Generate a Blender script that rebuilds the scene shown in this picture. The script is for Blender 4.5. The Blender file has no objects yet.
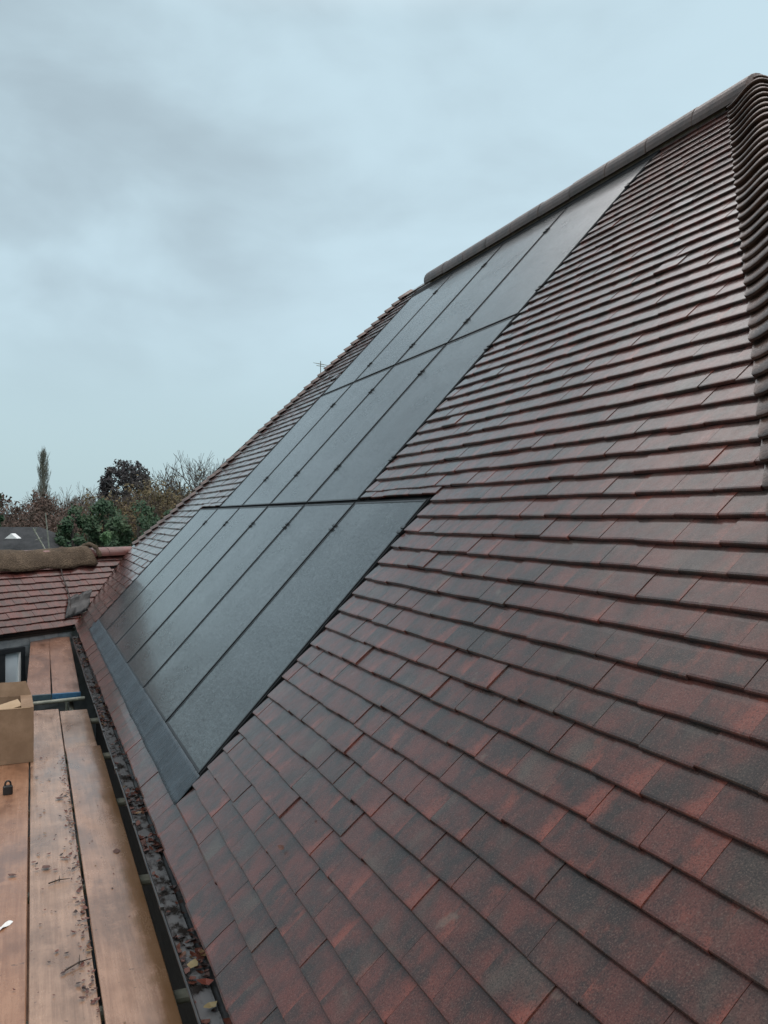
import bpy, math, random
import numpy as np
from mathutils import Vector, Matrix, noise as mn
random.seed(11)
sc = bpy.context.scene
C = sc.collection
sin, cos, PI, R = math.sin, math.cos, math.pi, math.radians
CAMZ = 6.5                                    # the camera stands on a scaffold at the eaves

# ------------------------------------------------------------------ helpers
class MB:
    """collects verts / faces, links them as ONE mesh object"""
    def __init__(s): s.v = []; s.f = []; s.a = []; s.t = []
    def add(s, vs, fs, rnd=None, tuv=None):
        o = len(s.v); s.v += [tuple(p) for p in vs]
        s.f += [tuple(i + o for i in f) for f in fs]
        if rnd is not None: s.a += [rnd] * len(vs); s.t += tuv
    def hexa(s, b, t):                         # bottom ring (4), top ring (4)
        s.add(list(b) + list(t), [(3, 2, 1, 0), (4, 5, 6, 7), (0, 1, 5, 4), (1, 2, 6, 5), (2, 3, 7, 6), (3, 0, 4, 7)])
    def box(s, x0, x1, y0, y1, z0, z1):
        s.hexa([(x0, y0, z0), (x1, y0, z0), (x1, y1, z0), (x0, y1, z0)], [(x0, y0, z1), (x1, y0, z1), (x1, y1, z1), (x0, y1, z1)])
    def obox(s, o, ax, ay, az):                # origin + three edge vectors
        o, ax, ay, az = map(Vector, (o, ax, ay, az))
        b = [o, o + ax, o + ax + ay, o + ay]
        s.hexa(b, [p + az for p in b])
    def tube(s, pts, rad, n=8, cap=True):
        pts = [Vector(p) for p in pts]
        if not isinstance(rad, (list, tuple)): rad = [rad] * len(pts)
        rings = []; ref = None
        for i, p in enumerate(pts):
            d = (pts[min(i + 1, len(pts) - 1)] - pts[max(i - 1, 0)]).normalized()
            if ref is None: ref = d.orthogonal().normalized()
            a = (ref - d * ref.dot(d))
            a = a.normalized() if a.length > 1e-6 else d.orthogonal().normalized()
            ref = a; b = d.cross(a)
            rings.append([p + (a * cos(2 * PI * k / n) + b * sin(2 * PI * k / n)) * rad[i] for k in range(n)])
        vs = [q for r in rings for q in r]; fs = []
        for i in range(len(pts) - 1):
            for k in range(n):
                fs.append((i * n + k, i * n + (k + 1) % n, (i + 1) * n + (k + 1) % n, (i + 1) * n + k))
        if cap: fs += [tuple(range(n - 1, -1, -1)), tuple((len(pts) - 1) * n + k for k in range(n))]
        s.add(vs, fs)
    def grid(s, P):                            # P[i][j] points
        n, m = len(P), len(P[0])
        s.add([q for r in P for q in r], [(i * m + j, i * m + j + 1, (i + 1) * m + j + 1, (i + 1) * m + j) for i in range(n - 1) for j in range(m - 1)])
    def shell(s, P, th):                       # a closed sheet: grid P with thickness along -normal
        n, m = len(P), len(P[0])
        P = [[Vector(q) for q in r] for r in P]; Q = []
        for i in range(n):
            row = []
            for j in range(m):
                du = P[min(i + 1, n - 1)][j] - P[max(i - 1, 0)][j]; dv = P[i][min(j + 1, m - 1)] - P[i][max(j - 1, 0)]
                nn = du.cross(dv); nn = nn.normalized() if nn.length > 1e-9 else Vector((0, 0, 1))
                row.append(P[i][j] - nn * th)
            Q.append(row)
        vs = [q for r in P for q in r] + [q for r in Q for q in r]; N = n * m; fs = []
        for i in range(n - 1):
            for j in range(m - 1):
                a, b, c, d = i * m + j, i * m + j + 1, (i + 1) * m + j + 1, (i + 1) * m + j
                fs += [(a, d, c, b), (a + N, b + N, c + N, d + N)]
        for i in range(n - 1):
            for j in (0, m - 1):
                a, b = i * m + j, (i + 1) * m + j; fs.append((a, b, b + N, a + N) if j else (b, a, a + N, b + N))
        for j in range(m - 1):
            for i in (0, n - 1):
                a, b = i * m + j, i * m + j + 1; fs.append((a, b, b + N, a + N) if not i else (b, a, a + N, b + N))
        s.add(vs, fs)
    def build(s, name, mat, parent=None, smooth=False, recalc=True):
        me = bpy.data.meshes.new(name); me.from_pydata(s.v, [], s.f)
        if s.a:
            at = me.attributes.new('rnd', 'FLOAT_COLOR', 'POINT')
            at.data.foreach_set('color', np.array(s.a, dtype=np.float32).ravel())
            tv = me.attributes.new('tuv', 'FLOAT_VECTOR', 'POINT')
            tv.data.foreach_set('vector', np.array(s.t, dtype=np.float32).ravel())
        if smooth: me.polygons.foreach_set('use_smooth', [True] * len(me.polygons))
        me.materials.append(mat)
        if recalc:
            import bmesh
            bm = bmesh.new(); bm.from_mesh(me); bmesh.ops.recalc_face_normals(bm, faces=bm.faces); bm.to_mesh(me); bm.free()
        o = bpy.data.objects.new(name, me); C.objects.link(o)
        if parent:
            o.parent = parent
            o.matrix_parent_inverse = Matrix.Translation(-Vector(parent.location))
        return o

def thing(name, loc, label, cat, group=None):
    o = bpy.data.objects.new(name, None); C.objects.link(o); o.location = loc
    o.empty_display_size = .2
    return tag(o, label, cat, group)
def tag(o, label=None, cat=None, group=None, kind=None):
    if label: o['label'] = label
    if cat: o['category'] = cat
    if group: o['group'] = group
    if kind: o['kind'] = kind
    return o

# ------------------------------------------------------------------ node helpers
class NT:
    def __init__(s, name, world=False):
        if world:
            s.m = bpy.data.worlds.new(name); s.m.use_nodes = True
        else:
            s.m = bpy.data.materials.new(name); s.m.use_nodes = True
        s.t = s.m.node_tree; s.n = s.t.nodes; s.l = s.t.links
        if world: s.bg = s.n['Background']
        else: s.b = s.n['Principled BSDF']
    def node(s, typ, **kw):
        n = s.n.new(typ)
        for k, v in kw.items(): setattr(n, k, v)
        return n
    def link(s, a, b): s.l.new(a, b)
    def val(s, sock, v):
        if hasattr(v, 'links') or isinstance(v, bpy.types.NodeSocket): s.link(v, sock)
        else: sock.default_value = v
    def math(s, op, a, b=0.0, c=None, clamp=False):
        n = s.node('ShaderNodeMath', operation=op, use_clamp=clamp)
        s.val(n.inputs[0], a); s.val(n.inputs[1], b)
        if c is not None: s.val(n.inputs[2], c)
        return n.outputs[0]
    def mix(s, f, a, b, mode='MIX'):
        n = s.node('ShaderNodeMix', data_type='RGBA', blend_type=mode)
        s.val(n.inputs[0], f)
        for i, v in ((6, a), (7, b)): s.val(n.inputs[i], v if not isinstance(v, tuple) else (*v, 1)[:4])
        return n.outputs[2]
    def noise(s, vec, scale, detail=4, rough=.55, dist=0):
        n = s.node('ShaderNodeTexNoise'); s.link(vec, n.inputs['Vector'])
        n.inputs['Scale'].default_value = scale; n.inputs['Detail'].default_value = detail
        n.inputs['Roughness'].default_value = rough; n.inputs['Distortion'].default_value = dist
        return n.outputs['Fac']
    def ramp(s, f, lo, hi):                    # smooth step
        n = s.node('ShaderNodeMapRange', interpolation_type='SMOOTHSTEP'); s.val(n.inputs[0], f)
        n.inputs[1].default_value = lo; n.inputs[2].default_value = hi
        return n.outputs[0]
    def rng(s, f, a, b, c, d):
        n = s.node('ShaderNodeMapRange'); s.val(n.inputs[0], f)
        for i, v in enumerate((a, b, c, d)): n.inputs[i + 1].default_value = v
        return n.outputs[0]
    def obj(s, scale=None):
        v = s.node('ShaderNodeTexCoord').outputs['Object']
        return s.scaled(v, scale) if scale else v
    def scaled(s, v, scale, loc=(0, 0, 0), rot=(0, 0, 0)):
        n = s.node('ShaderNodeMapping'); s.link(v, n.inputs[0]); n.inputs['Scale'].default_value = scale
        n.inputs['Location'].default_value = loc; n.inputs['Rotation'].default_value = rot
        return n.outputs[0]
    def bump(s, h, strength, dist=.01):
        n = s.node('ShaderNodeBump'); s.link(h, n.inputs['Height'])
        n.inputs['Strength'].default_value = strength; n.inputs['Distance'].default_value = dist
        s.link(n.outputs[0], s.b.inputs['Normal'])
    def out(s, col=None, rough=None, spec=None, metal=None):
        for k, v in (('Base Color', col), ('Roughness', rough), ('Specular IOR Level', spec), ('Metallic', metal)):
            if v is None: continue
            s.val(s.b.inputs[k], (*v, 1) if isinstance(v, tuple) else v)
        return s.m

def simple(name, c1, c2, scale=8, rough=.6, bump=.2, bd=.005, spec=.5, stretch=(1, 1, 1), metal=0, detail=5):
    t = NT(name); v = t.obj(stretch); f = t.noise(v, scale, detail)
    f2 = t.noise(v, scale * 7, 3)
    c = t.mix(t.ramp(f, .3, .7), c1, c2)
    t.bump(t.math('ADD', f, t.math('MULTIPLY', f2, .5)), bump, bd)
    return t.out(c, t.rng(f2, .3, .7, max(rough - .1, .02), min(rough + .1, 1)), spec, metal)

# ------------------------------------------------------------------ materials
def tile_mat(name, red=1.0, wet=.36, mott=1.0):
    t = NT(name)
    a = t.node('ShaderNodeAttribute', attribute_name='rnd'); rs = t.node('ShaderNodeSeparateColor'); t.link(a.outputs['Color'], rs.inputs[0])
    u = t.node('ShaderNodeAttribute', attribute_name='tuv'); us = t.node('ShaderNodeSeparateXYZ'); t.link(u.outputs['Vector'], us.inputs[0])
    cx = t.node('ShaderNodeCombineXYZ')
    t.link(t.math('MULTIPLY_ADD', rs.outputs[0], 37.0, us.outputs[0]), cx.inputs[0])
    t.link(t.math('MULTIPLY_ADD', rs.outputs[1], 53.0, t.math('MULTIPLY', us.outputs[1], .42)), cx.inputs[1])
    t.link(t.math('MULTIPLY', rs.outputs[2], 19.0), cx.inputs[2])
    n1 = t.noise(cx.outputs[0], 1.7, 4, .6, .15)
    n2 = t.noise(cx.outputs[0], 2.1, 5, .66, .2)
    ob = t.obj()
    g = t.noise(ob, 260, 3, .7); g2 = t.noise(ob, 38, 4, .6); big = t.noise(ob, .9, 3)
    # brown red body, blue-black flashed patches, orange-red fired edges
    f1 = t.math('ADD', t.math('MULTIPLY_ADD', rs.outputs[2], .10, t.math('MULTIPLY', n1, 1.35)), -.27)
    f1 = t.math('ADD', f1, t.math('MULTIPLY_ADD', big, .25, -.12))
    f1 = t.math('MULTIPLY_ADD', g2, .16, f1)
    body = t.mix(t.ramp(f1, .30, .80), (.034 / mott ** .5, .0255 / mott ** .3, .0235 / mott ** .3) if mott > 1 else (.034 + .03 * (1 - mott), .0255, .0235), (.112 * red, .0365, .0295))
    body = t.mix(t.ramp(t.noise(cx.outputs[0], .9, 2), .55, .8), body, (.075, .060, .050))
    edge = t.math('ABSOLUTE', t.math('SUBTRACT', us.outputs[0], t.rng(rs.outputs[1], 0, 1, .15, .6)))
    em = t.math('MULTIPLY_ADD', edge, .42, t.math('MULTIPLY_ADD', n2, 1.0, t.math('MULTIPLY', rs.outputs[0], .16)))
    em = t.math('MULTIPLY_ADD', us.outputs[1], -.08, em)
    body = t.mix(t.math('MULTIPLY', t.ramp(em, .74, 1.04), .72 * mott), body, (.225 * red, .060, .041))
    body = t.mix(t.math('MULTIPLY', t.ramp(g, .54, .68), .6), body, (.155, .105, .085))
    body = t.mix(t.math('MULTIPLY', t.ramp(g, .49, .36), .65), body, (.016, .012, .011))
    lich = t.noise(ob, 11, 4, .6)
    body = t.mix(t.math('MULTIPLY', t.ramp(lich, .66, .76), .35), body, (.17, .145, .115))
    t.bump(t.math('MULTIPLY_ADD', g2, .8, t.math('MULTIPLY', g, .5)), .5, .003)
    rough = t.math('ADD', t.rng(g2, .3, .7, wet - .07, wet + .09), t.rng(big, .3, .7, -.05, .05))
    t.b.inputs['Coat Weight'].default_value = .9; t.val(t.b.inputs['Coat Roughness'], t.rng(g2, .3, .7, .09, .22)); t.b.inputs['Coat IOR'].default_value = 1.30
    return t.out(body, rough, .12)
M = {}
M['tile'] = tile_mat('brindled clay tile')
M['tile2'] = tile_mat('dark red clay tile', 1.12, .45, .35)
M['hip'] = simple('weathered hip clay', (.055, .036, .029), (.130, .075, .057), 14, .34, .6, .006)
M['hip_pale'] = simple('pale worn hip clay', (.13, .075, .060), (.24, .155, .125), 12, .4, .5, .004)
M['ridge'] = simple('ridge clay', (.055, .036, .030), (.105, .065, .053), 11, .40, .6, .005)
M['ridge2'] = simple('red ridge clay', (.10, .045, .040), (.17, .065, .055), 6, .45, .3, .004)
M['mortar'] = simple('pale mortar', (.12, .10, .09), (.19, .165, .145), 20, .9, .5)
M['felt'] = simple('dark roof underlay', (.015, .015, .016), (.025, .025, .026), 5, .85)
def lead():
    t = NT('blue grey lead'); o = t.obj()
    n = t.noise(t.scaled(o, (1, 1, 1)), 3.2, 5); n2 = t.noise(t.scaled(o, (2.2, 20, 2.2)), 2, 5, .6, .7); n3 = t.noise(o, 70, 3)
    c = t.mix(t.ramp(n, .3, .7), (.024, .038, .049), (.047, .068, .084))
    c = t.mix(t.math('MULTIPLY', t.ramp(n2, .58, .75), .35), c, (.11, .135, .15))
    t.bump(t.math('ADD', n2, t.math('MULTIPLY', n3, .2)), 1.0, .020)
    return t.out(c, t.rng(n, .3, .7, .38, .55), .5)
M['lead'] = lead()
M['black_lead'] = simple('black lead', (.008, .009, .010), (.024, .028, .031), 9, .45, .5)
def glass():
    t = NT('wet black solar glass'); o = t.obj()
    drops = t.node('ShaderNodeTexVoronoi', feature='F1'); t.link(o, drops.inputs['Vector']); drops.inputs['Scale'].default_value = 95
    d = t.math('SUBTRACT', 1.0, t.ramp(drops.outputs['Distance'], .12, .5))
    n = t.noise(o, 60, 4, .65); film = t.noise(t.scaled(o, (1.5, .6, 1.5)), 2.2, 4, .6); fine = t.noise(o, 420, 2)
    a = t.node('ShaderNodeAttribute', attribute_name='tuv'); us = t.node('ShaderNodeSeparateXYZ'); t.link(a.outputs['Vector'], us.inputs[0])
    def lines(c, n_, w):
        fr = t.math('FRACT', t.math('MULTIPLY', c, n_)); return t.math('LESS_THAN', t.math('MINIMUM', fr, t.math('SUBTRACT', 1.0, fr)), w)
    cl = t.math('MAXIMUM', lines(us.outputs[0], 6.0, .012), lines(us.outputs[1], 10.0, .012))
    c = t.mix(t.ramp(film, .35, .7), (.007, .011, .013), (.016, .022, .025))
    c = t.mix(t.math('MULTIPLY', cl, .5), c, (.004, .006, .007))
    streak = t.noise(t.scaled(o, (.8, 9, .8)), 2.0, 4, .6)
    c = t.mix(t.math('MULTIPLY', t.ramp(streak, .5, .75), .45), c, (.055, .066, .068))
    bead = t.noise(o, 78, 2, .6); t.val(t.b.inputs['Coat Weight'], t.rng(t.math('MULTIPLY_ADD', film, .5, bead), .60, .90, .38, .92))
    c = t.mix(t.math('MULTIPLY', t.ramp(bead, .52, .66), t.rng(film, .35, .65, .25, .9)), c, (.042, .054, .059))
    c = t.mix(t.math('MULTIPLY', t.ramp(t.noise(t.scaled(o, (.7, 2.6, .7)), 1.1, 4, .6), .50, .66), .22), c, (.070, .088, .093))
    t.bump(t.math('ADD', t.math('MULTIPLY', d, .5), t.math('MULTIPLY_ADD', fine, .5, n)), .42, .006)
    t.b.inputs['IOR'].default_value = 1.45
    t.b.inputs['Coat Weight'].default_value = .75; t.b.inputs['Coat IOR'].default_value = 1.36; t.val(t.b.inputs['Coat Roughness'], t.rng(n, .35, .65, .05, .22))
    return t.out(c, t.rng(film, .3, .7, .24, .40), .42)
M['glass'] = glass()
M['frame'] = simple('black anodised frame', (.010, .012, .014), (.016, .018, .020), 20, .45, .05)
M['tray'] = simple('black flashing tray', (.006, .007, .008), (.011, .012, .013), 8, .8, .1, spec=.15)
def wood(name, c1, c2, dark, rough=.38, wet=.75, gold=False):
    t = NT(name); o = t.obj()
    gr = t.math('ADD', t.math('MULTIPLY', t.noise(t.scaled(o, (26, .9, 26)), 2, 6, .65, .6), .5), t.math('MULTIPLY', t.noise(o, 5.5, 6, .68), .5)); st = t.noise(t.scaled(o, (3.5, 1.1, 3)), 1.5, 5, .6, .4); fi = t.noise(t.scaled(o, (1, .25, 1)), 160, 3)
    pat = t.noise(o, 7, 5, .65)
    c = t.mix(t.ramp(gr, .38, .62), c1, c2)
    c = t.mix(t.math('MULTIPLY', t.ramp(st, .46, .72), wet), c, dark)
    c = t.mix(t.math('MULTIPLY', t.ramp(pat, .55, .7), .35), c, tuple(x * 1.25 for x in c2))
    c = t.mix(t.math('MULTIPLY', t.ramp(t.noise(o, 34, 3), .67, .74), .6), c, tuple(x * .35 for x in dark))
    if gold:                                    # golden, soaked outer edge of the board
        sx = t.node('ShaderNodeSeparateXYZ'); t.link(o, sx.inputs[0])
        e_ = t.ramp(t.math('MULTIPLY_ADD', t.math('SUBTRACT', pat, .5), .16, t.math('MULTIPLY_ADD', t.math('SUBTRACT', st, .5), .10, sx.outputs[0])), .365, .405)
        c = t.mix(t.math('MULTIPLY', e_, .75), c, (.17, .085, .032))
    t.bump(t.math('MULTIPLY_ADD', fi, .4, t.math('MULTIPLY_ADD', gr, .9, pat)), .4, .004)
    t.b.inputs['Coat Weight'].default_value = .8; t.b.inputs['Coat IOR'].default_value = 1.33; t.val(t.b.inputs['Coat Roughness'], t.rng(t.math('MULTIPLY_ADD', fi, .3, st), .45, .8, .38, .08))
    return t.out(c, t.rng(st, .3, .7, rough + .14, rough - .10), .35)
M['board'] = wood('wet pinkish board', (.235, .122, .072), (.36, .205, .132), (.12, .062, .036), .36, gold=True)
M['board_orange'] = wood('orange brown board', (.24, .112, .060), (.34, .178, .104), (.13, .058, .032), .4)
M['board_pale'] = wood('pale wet board', (.24, .138, .088), (.38, .235, .158), (.13, .071, .043), .34)
M['board_far'] = wood('rusty brown board', (.18, .088, .055), (.26, .135, .088), (.085, .042, .028), .42)
M['blue'] = simple('blue painted steel', (.015, .07, .15), (.03, .12, .22), 30, .45)
M['dark_band'] = simple('teal grey steel', (.02, .05, .07), (.04, .075, .09), 30, .45)
M['galv'] = simple('galvanised tube', (.16, .17, .14), (.28, .28, .23), 12, .45, .2, .003, metal=.4)
M['gutter'] = simple('black gutter plastic', (.012, .012, .013), (.04, .036, .034), 7, .35, .3)
def water():
    t = NT('dirty gutter water'); o = t.obj(); n = t.noise(t.scaled(o, (2, 1, 2)), 9, 5, .65)
    c = t.mix(t.ramp(n, .38, .55), (.030, .026, .024), (.20, .20, .205))
    t.bump(n, .12, .003)
    return t.out(c, t.rng(n, .4, .65, .16, .04), .6)
M['water'] = water()
M['fascia'] = simple('dark fascia', (.02, .02, .02), (.035, .033, .03), 5, .6)
def brick():
    t = NT('red brick wall'); o = t.obj()
    b = t.node('ShaderNodeTexBrick'); t.link(t.scaled(o, (1, 1, 1), rot=(R(90), 0, R(90))), b.inputs['Vector'])
    b.inputs['Scale'].default_value = 4.4; b.inputs['Color1'].default_value = (.20, .075, .05, 1); b.inputs['Color2'].default_value = (.27, .11, .07, 1)
    b.inputs['Mortar'].default_value = (.32, .29, .25, 1); b.inputs['Mortar Size'].default_value = .018
    return t.out(b.outputs['Color'], .85)
M['brick'] = brick()
M['shade_wall'] = simple('wall with painted shade', (.008, .007, .007), (.02, .016, .014), 4, .7, .3, stretch=(1, .3, 6))  # near-black colour paints in the shade on the wall below the gutter
M['slate_wall'] = simple('grey slate hanging', (.19, .215, .23), (.30, .33, .345), 10, .5, .3)
M['slate_roof'] = simple('dark slate roof', (.014, .016, .018), (.032, .034, .037), 2.2, .75, .4, .03, spec=.3)
M['white'] = simple('white paint', (.70, .71, .71), (.80, .80, .80), 5, .5, .05)
M['dark_paint'] = simple('dark window paint', (.018, .022, .026), (.03, .034, .038), 5, .45)
def pane():
    t = NT('window pane'); t.b.inputs['IOR'].default_value = 1.5
    return t.out((.66, .76, .82), .12, .6)  # pale blue base colour stands in for reflected sky
M['pane'] = pane()
M['dark_pane'] = NT('dark window pane').out((.02, .025, .03), .06, .6)
M['render_wall'] = simple('cream render', (.55, .52, .46), (.65, .62, .56), 4, .85, .1)
def card():
    t = NT('brown cardboard'); o = t.obj(); w = t.noise(t.scaled(o, (90, 90, 3)), 1, 2); n = t.noise(o, 9, 5, .6)
    c = t.mix(t.ramp(n, .35, .7), (.225, .145, .090), (.30, .20, .130))
    sep = t.node('ShaderNodeSeparateXYZ'); t.link(o, sep.inputs[0])
    damp = t.math('ADD', sep.outputs[2], t.math('MULTIPLY', n, .06))
    c = t.mix(t.ramp(damp, .085, .03), c, (.13, .08, .05))
    t.bump(t.math('ADD', w, n), .15, .003)
    return t.out(c, .8, .3)
M['card'] = card()
M['card_in'] = simple('pale cardboard inside', (.36, .25, .15), (.42, .30, .19), 9, .85, .1)
M['black'] = simple('black plastic', (.010, .010, .011), (.018, .018, .019), 20, .35)
M['steel'] = simple('dark steel', (.05, .05, .055), (.09, .09, .09), 20, .3, metal=.8)
M['paper'] = simple('white paper', (.68, .68, .66), (.78, .77, .75), 30, .8)
def hess():
    t = NT('brown hessian'); o = t.obj(); n = t.noise(o, 6, 5, .65); w = t.node('ShaderNodeTexVoronoi'); t.link(o, w.inputs['Vector']); w.inputs['Scale'].default_value = 55
    c = t.mix(t.ramp(n, .3, .7), (.080, .058, .041), (.150, .110, .077))
    c = t.mix(t.math('MULTIPLY', t.ramp(w.outputs['Distance'], .3, .6), .4), c, (.05, .037, .024))
    t.bump(t.math('ADD', n, w.outputs['Distance']), .6, .02)
    return t.out(c, .85, .2)
M['hessian'] = hess()
M['cord'] = simple('dark cord', (.03, .022, .02), (.05, .04, .035), 30, .8)
def litter(name, c1, c2, c3, rough=.5):
    t = NT(name); g = t.node('ShaderNodeNewGeometry'); r = g.outputs['Random Per Island']
    c = t.mix(t.ramp(r, .2, .6), c1, c2); c = t.mix(t.ramp(r, .93, .97), c, c3)
    return t.out(c, rough, .4)
M['leaf'] = litter('fallen leaves', (.030, .014, .011), (.120, .040, .026), (.20, .12, .06))
M['yellow_leaf'] = litter('yellow leaf', (.22, .17, .085), (.29, .22, .11), (.25, .19, .09))
M['brown_leaf'] = litter('brown leaf', (.06, .025, .018), (.09, .035, .022), (.11, .05, .03))
M['red_leaf'] = litter('red leaf', (.17, .045, .03), (.22, .06, .04), (.2, .07, .04))
M['twig'] = simple('twig bark', (.03, .02, .015), (.06, .04, .03), 30, .8)
def foli(name, a, b, c):
    t = NT(name); g = t.node('ShaderNodeNewGeometry'); r = g.outputs['Random Per Island']; n = t.noise(t.obj(), .55, 3)
    col = t.mix(r, a, b); col = t.mix(t.ramp(n, .48, .68), col, c)
    t.b.inputs['Transmission Weight'].default_value = 0
    return t.out(col, .65, .3)
M['ever'] = foli('evergreen foliage', (.020, .048, .026), (.045, .088, .044), (.058, .095, .046))
M['bright'] = foli('bright conifer foliage', (.060, .125, .060), (.11, .19, .085), (.12, .20, .09))
M['ivy'] = foli('dark ivy foliage', (.020, .020, .024), (.045, .040, .042), (.058, .052, .048))
M['copper'] = foli('brown beech leaves', (.062, .040, .032), (.105, .062, .046), (.085, .058, .044))
M['olive'] = foli('olive autumn leaves', (.085, .065, .030), (.135, .100, .042), (.065, .060, .030))
M['poplar'] = foli('grey poplar twigs', (.13, .135, .115), (.19, .19, .155), (.15, .155, .13))
M['bark'] = simple('dark bark', (.045, .038, .034), (.085, .072, .064), 6, .9, .3)
M['pale_bark'] = simple('pale bark', (.10, .085, .07), (.17, .145, .12), 6, .9, .3)
M['brown_twig'] = simple('brown twigs', (.085, .064, .052), (.13, .10, .08), 3, .9, .1)
def grass():
    t = NT('garden ground'); o = t.obj(); n = t.noise(o, .25, 5); n2 = t.noise(o, 14, 4)
    c = t.mix(t.ramp(n, .4, .6), (.035, .055, .022), (.075, .075, .035)); c = t.mix(t.math('MULTIPLY', n2, .5), c, (.05, .045, .03))
    t.bump(n2, .5, .05); return t.out(c, .9)
M['ground'] = grass()
M['paving'] = simple('wet paving', (.07, .068, .065), (.13, .125, .12), 4, .45, .3)

# ------------------------------------------------------------------ camera (solved from the roof's straight lines)
F_PX, YAW, PITCH = 850.0, .39246, .00509
TH, X0, Y0, Z0 = .83007, .66856, 9.69545, -1.11250          # roof pitch, array corner relative to the camera
cd = bpy.data.cameras.new('camera'); cam = bpy.data.objects.new('camera', cd); C.objects.link(cam)
cd.sensor_fit = 'VERTICAL'; cd.sensor_height = 32; cd.sensor_width = 24; cd.lens = 32 * F_PX / 1024
cd.clip_start = .05; cd.clip_end = 5000
cam.location = (0, 0, CAMZ); cam.rotation_euler = (R(90) + PITCH, 0, -YAW)
sc.camera = cam
cY, sY = cos(YAW), sin(YAW)
def at(px, fwd, z=None, py=None):              # a place on the map: a direction (photo column) and a distance ahead
    r = (px - 384) / F_PX * fwd
    if z is None: z = CAMZ - (py - 516.3) * fwd / F_PX
    return Vector((r * cY + fwd * sY, -r * sY + fwd * cY, z))

# ------------------------------------------------------------------ main roof frame
cT, sT = cos(TH), sin(TH)
def RP(u, s, h=0.0):                           # u along the eaves towards the camera, s up the slope, h out of the plane
    return Vector((X0 + s * cT - h * sT, Y0 - u, CAMZ + Z0 + s * sT + h * cT))
RN = Vector((-sT, 0, cT)); RS = Vector((cT, 0, sT)); RU = Vector((0, -1, 0))
G, TW, TT = .0973, .1655, .0140                # gauge, tile width, tile thickness
ROWS = [(0.0, 1.616, 0, 6), (1.640, 3.250, 1, 5), (3.274, 4.838, 1, 5)]   # s0, s1, first and last panel line
S_TOP = 5.06
def interp(tab, s):
    for (s0, u0), (s1, u1) in zip(tab, tab[1:]):
        if s <= s1: return u0 + (u1 - u0) * (s - s0) / (s1 - s0)
    return tab[-1][1]
LHIP = [(-1, -.1), (-.276, -1.255), (.85, -2.72), (.95, -2.62), (1.58, -1.72), (2.28, -1.13), (3.83, -.12), (5.06, .56)]
def left_u(s): return interp(LHIP, s)
def right_u(s): return 5.60 + (5.05 - s) * .722     # where the flat tiles stop below the bonnets
def arris_u(s): return right_u(s) + .20

def tile(mb, fr, u0, u1, s, full, cell, jit=1.0, u0t=None, u1t=None, ln=.155):
    """one plain tile; fr(u,s,h) gives the point; u0t/u1t = u at the top end for slanted cuts"""
    r = random.random
    u0t = u0 if u0t is None else u0t; u1t = u1 if u1t is None else u1t
    ds = (r() - .5) * .007 * jit; dh = (r() - .5) * .0026 * jit; rot = (r() - .5) * .007 * jit; tl = (r() - .5) * .0030 * jit
    if r() < .02: dh += .004
    drop = TT + .0018
    rows = [(ln, None), (.075, None), (.008, None), (.0022, -.0010), (0, -.0040), (0, -TT)]
    vs = []; tuv = []
    for k, (q, dz) in enumerate(rows):
        h = .008 - drop * q / G + dh + .0018 * sin(PI * min(q / ln, 1)) + (dz or 0)
        f = q / ln
        for j in (0, 1):
            uu = (u0 + (u0t - u0) * f) if j == 0 else (u1 + (u1t - u1) * f)
            sg = 1 if j else -1
            vs.append(fr(uu, s + q + ds + sg * rot * .5, h + sg * tl * .5)); tuv.append(((uu - cell) / TW, q / G, 0))
    fs = [(2 * k, 2 * k + 1, 2 * k + 3, 2 * k + 2) for k in range(5)]
    n = len(vs)
    for j in (0, 1):                            # the two sides
        q, d = 0, 0
        top = 2 * 0 + j; bot = 10 + j
        vs.append(vs[top] - (fr(u0, s, 1) - fr(u0, s, 0)) * TT); tuv.append(tuv[top])
        side = [0 + j, 2 + j, 4 + j, 6 + j, 8 + j, 10 + j, n + j]
        fs.append(tuple(side if j else side[::-1]))
    mb.add(vs, fs, (r(), r(), r(), 1), tuv)

def courses():
    out = [(-.275, 0)]
    k = 0
    while -.149 + G * k < S_TOP - .03:
        out.append((-.149 + G * k, k + 1)); k += 1
    return out
def blocked(s):
    """panel field crossed by a course whose visible strip starts at s -> (u0, u1) or None"""
    iv = []
    if s < -.2: return iv
    if s < 1.652: iv.append((-.028, 6.036, 1.652))
    if 1.616 < s + G and s < 4.95: iv.append((.975, 5.036, 4.95))
    return iv

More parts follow.
